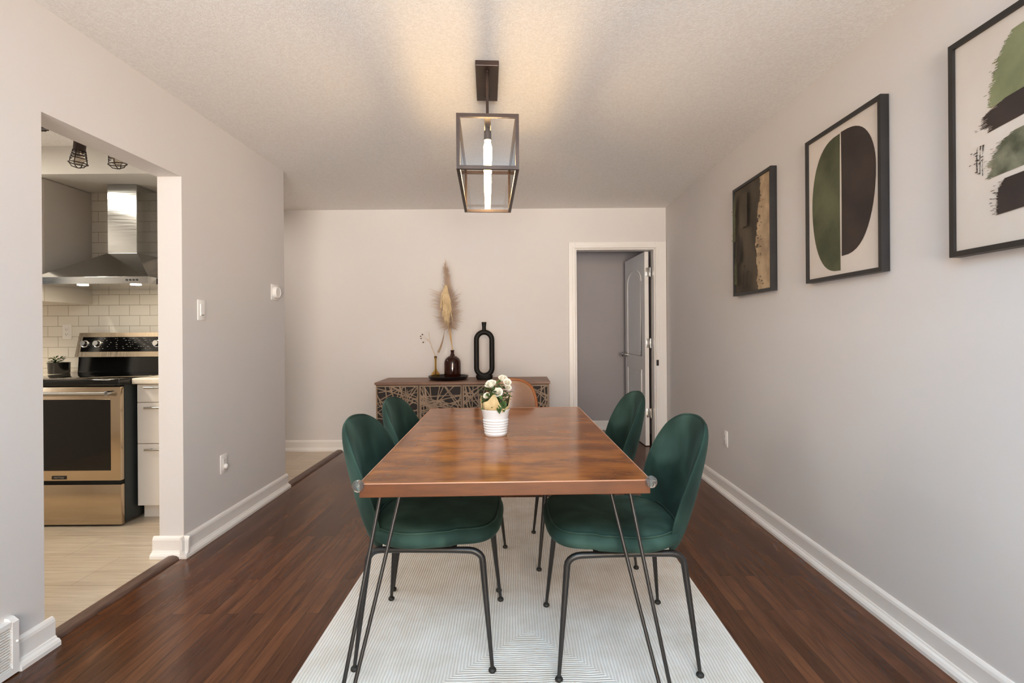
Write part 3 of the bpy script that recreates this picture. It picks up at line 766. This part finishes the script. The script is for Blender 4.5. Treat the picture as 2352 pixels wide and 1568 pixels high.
for i in range(60):
    p = spine_at(z0+(z1-z0)*random.uniform(.6, .97)); L_ = random.uniform(.05, .12)
    d = Vector((random.gauss(.03, .16), random.uniform(-.15, .1), 1)).normalized()*L_
    blade(m, [p-inv+d*s_ for s_ in (0, .4, .8, 1)], .0024)
obj('plume', m, M['pampas'], t)
t = thing('cream_grass_tassel', 'cream drooping grass tassel in front of the pampas plume in the bottle', 'dried flower', (PX, TY, zb))
sp2 = [Vector((PX+.004, TY-.004, zb+.03)), neck+Vector((.004, -.005, 0)), at(1030, 755, TY-.02), at(1026, 700, TY-.04), at(1024, 655, TY-.05)]
m = MB(); m.tube([p-inv for p in sp2], [.004, .004, .004, .003, .002], 8); obj('stem', m, M['straw'], t, True)
m = MB(); random.seed(6)
for i in range(240):
    q = random.random(); p = sp2[3].lerp(sp2[4], q)+Vector((random.gauss(0, .008), -abs(random.gauss(0, .012)), 0))
    L_ = random.uniform(.1, .24); dx = random.gauss(0, .018)+(.014 if random.random() < .5 else -.012)
    blade(m, [p-inv, p-inv+Vector((dx*.6, -.02, -L_*.3)), p-inv+Vector((dx, -.024, -L_*.7)), p-inv+Vector((dx*1.1, -.02, -L_))], .0034)
obj('tassel', m, M['cream_tassel'], t)
# black loop vase
t = thing('loop_vase', 'tall matte black vase with an open loop body on the sideboard', 'vase', (-.322, 4.86, SBZ))
m = MB(); pth = []; n = 56
cz, sh, rw = .246, .132, .073       # stadium centre line
for k in range(n):
    a = 2*PI*k/n; y = math.sin(a); pth.append((rw*math.copysign(abs(math.cos(a))**.8, math.cos(a)), 0, cz+(sh if y > 0 else -sh)*(abs(y)**.12 if abs(y) > .02 else abs(y)*30)*0+((sh if y >= 0 else -sh) + (.073*y))))
# resample the stadium evenly
pth = [(rw*math.cos(PI*k/16), 0, cz+sh+rw*math.sin(PI*k/16)) for k in range(17)]+[(-rw, 0, cz+sh-2*sh*k/10) for k in range(1, 10)]+[(rw*math.cos(PI+PI*k/16), 0, cz-sh+rw*math.sin(PI+PI*k/16)) for k in range(17)]+[(rw, 0, cz-sh+2*sh*k/10) for k in range(1, 10)]
m.tube(pth, .0245, 16, closed=True); obj('loop', m, M['black_ceramic'], t, True)
m = MB(); m.lathe([(0, 0), (.066, 0), (.07, .004), (.078, .022), (.08, .045), (.058, .04), (0, .042)], 36, sy=.42); obj('base', m, M['black_ceramic'], t, True, angle=50)
m = MB(); m.lathe([(.022, .465), (.019, .48), (.0185, .50), (.023, .542), (.0235, .546), (.019, .546), (.014, .50), (.013, .47)], 24); obj('neck', m, M['black_ceramic'], t, True, angle=60)

# ------------------------------------------------------------------ lantern pendant
t = thing('pendant_lantern', 'long bronze-framed glass lantern hanging above the table with glowing bulbs', 'pendant light', (-.145, 2.545, CE), math.radians(3.4))
m = MB(); m.box(-.054, .054, -.182, .182, -.026, 0, .003); obj('canopy', m, M['bronze'], t)
lw, ll, lz0, lz1, bt = .124, .385, -.56, -.342, .0075
m = MB()
for z in (lz0, lz1):
    for x in (-lw, lw): m.box(x-bt, x+bt, -ll-bt, ll+bt, z-bt, z+bt)
    for y in (-ll, ll): m.box(-lw+bt, lw-bt, y-bt, y+bt, z-bt, z+bt)
for x in (-lw, lw):
    for y in (-ll, ll): m.box(x-bt, x+bt, y-bt, y+bt, lz0+bt, lz1-bt)
m.box(-.014, .014, -ll+bt, ll-bt, lz1-.005, lz1+.005)
obj('cage', m, M['bronze'], t)
for y in (-.13, .13):
    m = MB(); m.tube([(0, y, -.026), (0, y, lz1+.004)], .0065, 12); m.tube([(0, y, -.034), (0, y, -.026)], .012, 12); obj('rod', m, M['bronze'], t, True, angle=40)
m = MB()
for y in (-ll, ll): m.box(-lw+bt, lw-bt, y-.0012, y+.0012, lz0+bt, lz1-bt)
for x in (-lw, lw): m.box(x-.0012, x+.0012, -ll+bt, ll-bt, lz0+bt, lz1-bt)
g = obj('glass', m, M['pane'], t)
for y in (-.27, -.09, .09, .27):
    m = MB(); m.tube([(0, y, lz1-.005), (0, y, lz1-.02), (0, y, lz1-.021), (0, y, lz1-.06)], [.011, .011, .0165, .0165], 16)
    so = obj('socket', m, M['bronze'], t, True, angle=40)
    m = MB(); m.lathe([(.012, 0), (.014, -.012), (.0185, -.03), (.0185, -.085), (.015, -.105), (.008, -.116), (0, -.118)], 18, (0, y, lz1-.06)); obj('bulb', m, M['bulb'], so, True)

# ------------------------------------------------------------------ framed prints on the right wall
def picture(label, yc, zc, wd, hg, art):
    t = thing('picture_frame', label, 'picture', (XR, yc, zc), PI, 'abstract prints on the right wall')
    # local after the half turn: +X points into the room, +Y points toward the camera
    fw, fd = .018, .036
    m = MB()
    for a0, a1, b0, b1 in ((-wd/2, wd/2, -hg/2, -hg/2+fw), (-wd/2, wd/2, hg/2-fw, hg/2), (-wd/2, -wd/2+fw, -hg/2+fw, hg/2-fw), (wd/2-fw, wd/2, -hg/2+fw, hg/2-fw)):
        m.box(0.001, fd, a0, a1, b0, b1)
    obj('frame', m, M['frame_black'], t)
    iw, ih = wd-2*fw, hg-2*fw
    m = MB(); m.mi = 0; m.box(.004, .026, -iw/2, iw/2, -ih/2, ih/2)
    lay = [0]
    def mp(p, q): return (.0264+lay[0], -wd/2+p*wd, -hg/2+q*hg)
    mats = art(m, mp, lay)
    o = obj('print', m, mats, t)
    return t
def oval(m, mp, lay, p_in, p_out, q0, q1, qc, mi, bend=0):
    m.mi = mi; lay[0] += .0003; n = 28; pts = []
    for k in range(n+1):
        a = -PI/2+PI*k/n; s_ = math.sin(a)
        q = qc+(s_*(q1-qc) if s_ > 0 else s_*(qc-q0))
        pts.append((p_in+(p_out-p_in)*abs(math.cos(a))**.72, q))
    nn = 10
    for k in range(1, nn): qq = q1+(q0-q1)*k/nn; pts.append((p_in+bend*math.sin(PI*k/nn), qq))
    v = [m.bm.verts.new(mp(*p)) for p in pts]; m.face(v)
def stroke(m, mp, lay, p0, p1, q0, q1, mi, n, jl=.04, jr=.04, seed=0, slope=0):
    random.seed(seed); m.mi = mi; lay[0] += .0003; n *= 3; lw_ = rw_ = .5; cl = random.uniform(.1, .4)
    for i in range(n):
        t_ = i/(n-1)
        a, b = q0+(q1-q0)*i/n, q0+(q1-q0)*(i+1)/n
        lw_ = min(1, max(0, lw_+random.gauss(0, .14))); rw_ = min(1, max(0, rw_+random.gauss(0, .14)))
        l_ = p0+jl*(.55*lw_+.45*random.random()**2)+jl*.5*(2*abs(t_-cl))**3; r_ = p1-jr*(.55*rw_+.45*random.random()**2)
        v = [m.bm.verts.new(mp(p, q+slope*(p-p0)*(1 if k_ else 1))) for k_, (p, q) in enumerate(((l_, a), (r_, a), (r_, b), (l_, b)))]; m.face(v)
        if random.random() < .18:          # dry-brush fleck trailing off the end
            f0 = l_-random.uniform(.01, .05); v = [m.bm.verts.new(mp(p, q)) for p, q in ((f0, a), (f0+random.uniform(.008, .03), a), (f0+.02, b), (f0+.004, b))]; m.face(v)
def art_oval(m, mp, lay):
    oval(m, mp, lay, .492, .085, .05, .925, .52, 1, -.004); oval(m, mp, lay, .508, .925, .14, .93, .62, 2, .004)
    return [M['paper'], M['ink_green'], M['ink_black']]
def art_cliff(m, mp, lay):
    random.seed(5); m.mi = 1; lay[0] += .0003; n = 60; e = .66
    rows = []
    for i in range(n+1):
        q = .026+.948*i/n; e += random.gauss(0, .012); e = min(.72, max(.58, e)); rows.append((q, e+.03*math.sin(q*9)))
    for (qa, ea), (qb, eb) in zip(rows, rows[1:]): m.face([m.bm.verts.new(mp(*p)) for p in ((.036, qa), (ea, qa), (eb, qb), (.036, qb))])
    for k in range(70):
        q = random.uniform(.05, .94); ee = .63+abs(random.gauss(0, .06)); stroke(m, mp, lay, ee, ee+random.uniform(.015, .05), q, q+random.uniform(.004, .016), 1, 2, .01, .012, k)
    for k, (p, w_, q0, q1, mi) in enumerate(((.05, .10, .50, .93, 3), (.09, .10, .10, .42, 3), (.20, .05, .05, .34, 2), (.14, .14, .30, .55, 2), (.34, .06, .05, .26, 2), (.45, .04, .05, .2, 2), (.26, .22, .6, .9, 4))):
        stroke(m, mp, lay, p, p+w_, q0, q1, mi, 16, .03, .03, 40+k)
    return [M['paper_tan'], M['ink_char'], M['ink_black'], M['ink_green'], M['ink_char']]
def art_brush(m, mp, lay):
    stroke(m, mp, lay, .25, .86, .62, .90, 1, 30, .05, .08, 1, .05); stroke(m, mp, lay, .20, .82, .515, .625, 2, 20, .09, .1, 2, .08)
    stroke(m, mp, lay, .23, .84, .315, .475, 3, 30, .07, .1, 3, .06)
    for k, p_ in enumerate((.175, .195, .212)): stroke(m, mp, lay, p_, p_+.010, .36-.01*k, .475, 2, 12, .006, .006, 6+k)
    stroke(m, mp, lay, .29, .80, .15, .295, 2, 26, .025, .12, 4, .05)
    return [M['paper'], M['ink_sage'], M['ink_black'], M['ink_grey']]
picture('black-framed dark charcoal and tan abstract print, nearest the door', 3.24, 1.782, .53, .722, art_cliff)
picture('black-framed print of a split oval, half green and half black', 2.347, 1.782, .545, .716, art_oval)
picture('black-framed print of green and black brush strokes, nearest the camera', 1.476, 1.788, .545, .716, art_brush)

# ------------------------------------------------------------------ kitchen seen through the opening
RX0, RX1, RY = -3.226, -2.466, 3.18
t = thing('kitchen_range', 'stainless steel range with black glass cooktop and oven window', 'range', ((RX0+RX1)/2, RY, 0))
rw2 = .38
m = MB(); m.box(-rw2, rw2, .035, .655, .02, .895); obj('body', m, M['range_side'], t)
m = MB(); m.box(-rw2-.002, rw2+.004, -.012, .62, .875, .916, .008, 3); obj('cooktop', m, M['black_glass'], t, True, angle=35)
m = MB(); m.box(-rw2, rw2, 0, .035, .286, .868, .006, 2); dd = obj('oven_door', m, M['warm_steel'], t, True, angle=35)
m = MB(); m.box(-rw2+.06, rw2-.06, -.002, .004, .35, .79, .001); obj('oven_window', m, M['black_glass'], dd)
m = MB(); m.tube([(-rw2+.05, -.05, .832), (rw2-.05, -.05, .832)], .011, 14)
for sx in (-1, 1): m.tube([(sx*(rw2-.05), -.05, .832), (sx*(rw2-.045), -.02, .832), (sx*(rw2-.045), .002, .832)], [.015, .014, .016], 12)
obj('handle', m, M['steel'], dd, True, angle=40)
m = MB(); m.mi = 0; m.box(-.045, .045, -.003, .001, .297, .318, .001); m.mi = 1
text_mesh(m, 'MAYTAG', .0155, lambda a, b: (a, -.0034, .3075+b)); obj('badge', m, [M['black_enamel'], M['mark']], dd)
m = MB(); m.box(-rw2, rw2, .004, .035, .012, .262, .006, 2); obj('storage_drawer', m, M['warm_steel'], t, True, angle=35)
m = MB(); m.box(-rw2+.01, rw2-.01, .02, .05, .262, .286); obj('gap', m, M['dark_void'], t)
m = MB(); m.extrude([(.575, .916), (.64, .916), (.655, 1.03), (.585, 1.03)], lambda a, b, d: (d, a, b), -rw2+.005, rw2-.005); obj('riser', m, M['black_glass'], t)
m = MB(); m.extrude([(.555, 1.03), (.655, 1.03), (.655, 1.205), (.60, 1.205)], lambda a, b, d: (d, a, b), -rw2, rw2); bg = obj('backguard', m, M['warm_steel'], t)
def bgp(x, s_, d): # s_ along the sloping face from bottom, d out of it
    ln = math.hypot(.045, .175); ty, tz = .045/ln, .175/ln
    return (x, .555+ty*s_-tz*d, 1.03+tz*s_+ty*d)
m = MB(); m.mi = 0
m.extrude([(-rw2+.035, .038), (rw2-.035, .038), (rw2-.035, .148), (-rw2+.035, .148)], lambda a, b, d: bgp(a, b, d), 0, .003)
random.seed(2); m.mi = 1
for i in range(70):
    x = random.choice([random.uniform(-.2, -.08), random.uniform(-.05, .05), random.uniform(.06, .16)]); s_ = .06+.015*random.randint(0, 5)
    m.poly([(x, s_), (x+random.choice((.004, .007, .01)), s_), (x+.006, s_+.0025), (x, s_+.0025)], lambda a, b: bgp(a, b, .0034))
pn = obj('control_panel', m, [M['black_glass'], M['mark']], bg)
for x in (-.318, -.225, .21, .30):
    m = MB(); m.tube([bgp(x, .095, .003), bgp(x, .095, .008), bgp(x, .095, .009), bgp(x, .095, .032)], [.027, .027, .021, .019], 20)
    obj('knob', m, M['chrome'], bg, True, angle=40)
# base cabinet right of the range, its worktop
def cabinet(name, label, x0, x1, fronts, hx):
    t = thing(name, label, 'cabinet', (x0, 3.30, 0))
    w_ = x1-x0
    m = MB(); m.box(0.001, w_-.001, .02, .56, .09, .872); obj('carcass', m, M['white_cab'], t)
    m = MB(); m.box(.01, w_-.01, .06, .08, 0, .09); m.box(.01, .026, .08, .5, 0, .09); m.box(w_-.026, w_-.01, .08, .5, 0, .09); obj('plinth', m, M['white_cab'], t)
    for z0, z1, hz in fronts:
        m = MB(); m.box(.012, w_-.012, 0, .02, z0, z1, .002); d = obj('drawer', m, M['white_cab'], t)
        m = MB(); m.tube([(hx, -.028, hz), (hx+.2, -.028, hz)], .006, 10)
        for x in (hx+.03, hx+.17): m.tube([(x, -.028, hz), (x, .001, hz)], .0045, 8)
        obj('handle', m, M['steel'], d, True, angle=40)
    return t
FR = [(.092, .487, .455), (.491, .752, .722), (.756, .868, .852)]
cabinet('base_cabinet', 'white drawer base cabinet right of the range', -2.462, -1.96, FR, .075)
cabinet('base_cabinet', 'white drawer base cabinet left of the range', -4.1, -3.232, FR, .2)
for x0, x1, lb in ((-2.462, -1.935, 'cream worktop right of the range'), (-4.19, -3.232, 'cream worktop left of the range with a potted herb')):
    m = MB(); m.box(x0, x1, 3.265, KY-.002, .874, .912, .008, 3); tag(obj('countertop', m, M['counter'], None, True, angle=35), lb+' in the kitchen', 'worktop')
# upper cabinets
for x0, x1, z0, lb in ((-4.1, -3.205, 1.42, 'tall pale upper cabinet left of the range hood'), (-2.418, -1.96, 1.45, 'white upper cabinet right of the range hood, mostly hidden by the wall')):
    t = thing('upper_cabinet', lb, 'cabinet', (x0, 3.46, z0))
    m = MB(); m.box(0, x1-x0, .02, KY-3.46-.002, 0, SOF_Z-.004-z0); obj('carcass', m, M['panel_cab'], t)
    m = MB(); m.box(.003, x1-x0-.003, 0, .02, .003, SOF_Z-.01-z0, .002); d = obj('door', m, M['white_cab'], t)
    m = MB(); m.tube([(.06, -.025, .05), (.06, -.025, .2)], .006, 8)
    for z in (.07, .18): m.tube([(.06, -.025, z), (.06, .001, z)], .004, 8)
    obj('handle', m, M['steel'], d, True, angle=40)
# range hood
hx = -2.80
t = thing('range_hood', 'stainless steel chimney range hood above the range', 'range hood', (hx, KY, 1.525))
m = MB(); m.box(-.104, .104, -.23, -.004, .24, SOF_Z-1.525-.002, .002); obj('chimney', m, M['steel'], t)
m = MB(); w_ = .376
R0 = [(-w_, -.50, .046), (w_, -.50, .046), (w_, -.004, .046), (-w_, -.004, .046)]; R1 = [(-.108, -.234, .24), (.108, -.234, .24), (.108, -.004, .24), (-.108, -.004, .24)]
a = [m.bm.verts.new(p) for p in R0]; b = [m.bm.verts.new(p) for p in R1]
for k in range(4): m.face([a[k], a[(k+1) % 4], b[(k+1) % 4], b[k]])
m.face(b); m.face(a[::-1]); m.box(-w_, w_, -.50, -.004, 0, .046, .001); obj('canopy', m, M['steel'], t)
for k in range(4): m = MB(); m.tube([(.235+.022*k, -.5, .024), (.235+.022*k, -.504, .024)], .006, 12); obj('button', m, M['rubber'], t)
for x in (-.12, .235): m = MB(); m.tube([(x, -.42, .002), (x, -.42, -.003)], .03, 20); obj('hood_lamp', m, M['hood_bulb'], t)
# herb pot
t = thing('herb_pot', 'small dark pot with a leafy herb on the kitchen worktop', 'plant', (-3.325, 3.72, .912))
m = MB(); m.lathe([(0, 0), (.058, 0), (.062, .004), (.064, .075), (.067, .08), (.06, .08), (.056, .06), (0, .06)], 28); obj('pot', m, M['black_enamel'], t, True, angle=45)
m = MB(); random.seed(9)
for i in range(70):
    a = random.uniform(0, 2*PI); r = random.uniform(0, .045)
    leaf(m, Vector((r*math.cos(a)-.02, r*math.sin(a), random.uniform(.06, .115))), Vector((math.cos(a), math.sin(a), random.uniform(0, 1))), random.uniform(.02, .035), .008)
obj('foliage', m, M['leaf'], t, True)
# caged ceiling lamps
t = thing('ceiling_fixture', 'dark metal kitchen ceiling fixture with caged lamps', 'ceiling light', (-2.78, 3.02, CE), math.radians(0))
m = MB(); m.box(-.16, -.04, -.06, .08, -.02, 0, .003)
for k in range(5): m.box(-.15, -.05, -.05+k*.027, -.036+k*.027, -.026, -.02)
obj('canopy', m, M['bronze'], t)
m = MB(); m.tube([(-.06, 0, -.035), (.62, 0, -.035)], .009, 10); m.tube([(-.1, 0, -.02), (-.06, 0, -.035)], .009, 10)
obj('arm', m, M['bronze'], t, True)
def cage(x, tiltv, dz):
    m = MB(); m.lathe([(0, .02), (.01, .02), (.011, 0), (.026, -.003), (.03, -.012), (.03, -.066), (.034, -.072), (.02, -.074), (0, -.074)], 18)
    so = obj('socket', m, M['bronze'], t, True, angle=40, loc=(x, 0, dz), rot=tiltv)
    m = MB(); m.lathe([(.012, -.074), (.018, -.085), (.028, -.105), (.03, -.125), (.022, -.145), (0, -.152)], 18); obj('bulb', m, M['cage_bulb'], so, True)
    m = MB()
    for k in range(4):
        a = 2*PI*k/4+.3; m.tube([(.032*math.cos(a), .032*math.sin(a), -.07), (.045*math.cos(a), .045*math.sin(a), -.145), (.03*math.cos(a), .03*math.sin(a), -.165), (0, 0, -.172)], .0028, 6)
    for r, z in ((.0335, -.086), (.0365, -.102), (.0395, -.118), (.046, -.145)): m.tube([(r*math.cos(2*PI*k/24), r*math.sin(2*PI*k/24), z) for k in range(24)], .003, 6, closed=True)
    obj('cage', m, M['bronze'], so, True)
cage(.215, (.0, .1, 0), -.098); cage(.405, (.12, -.1, 0), -.10)
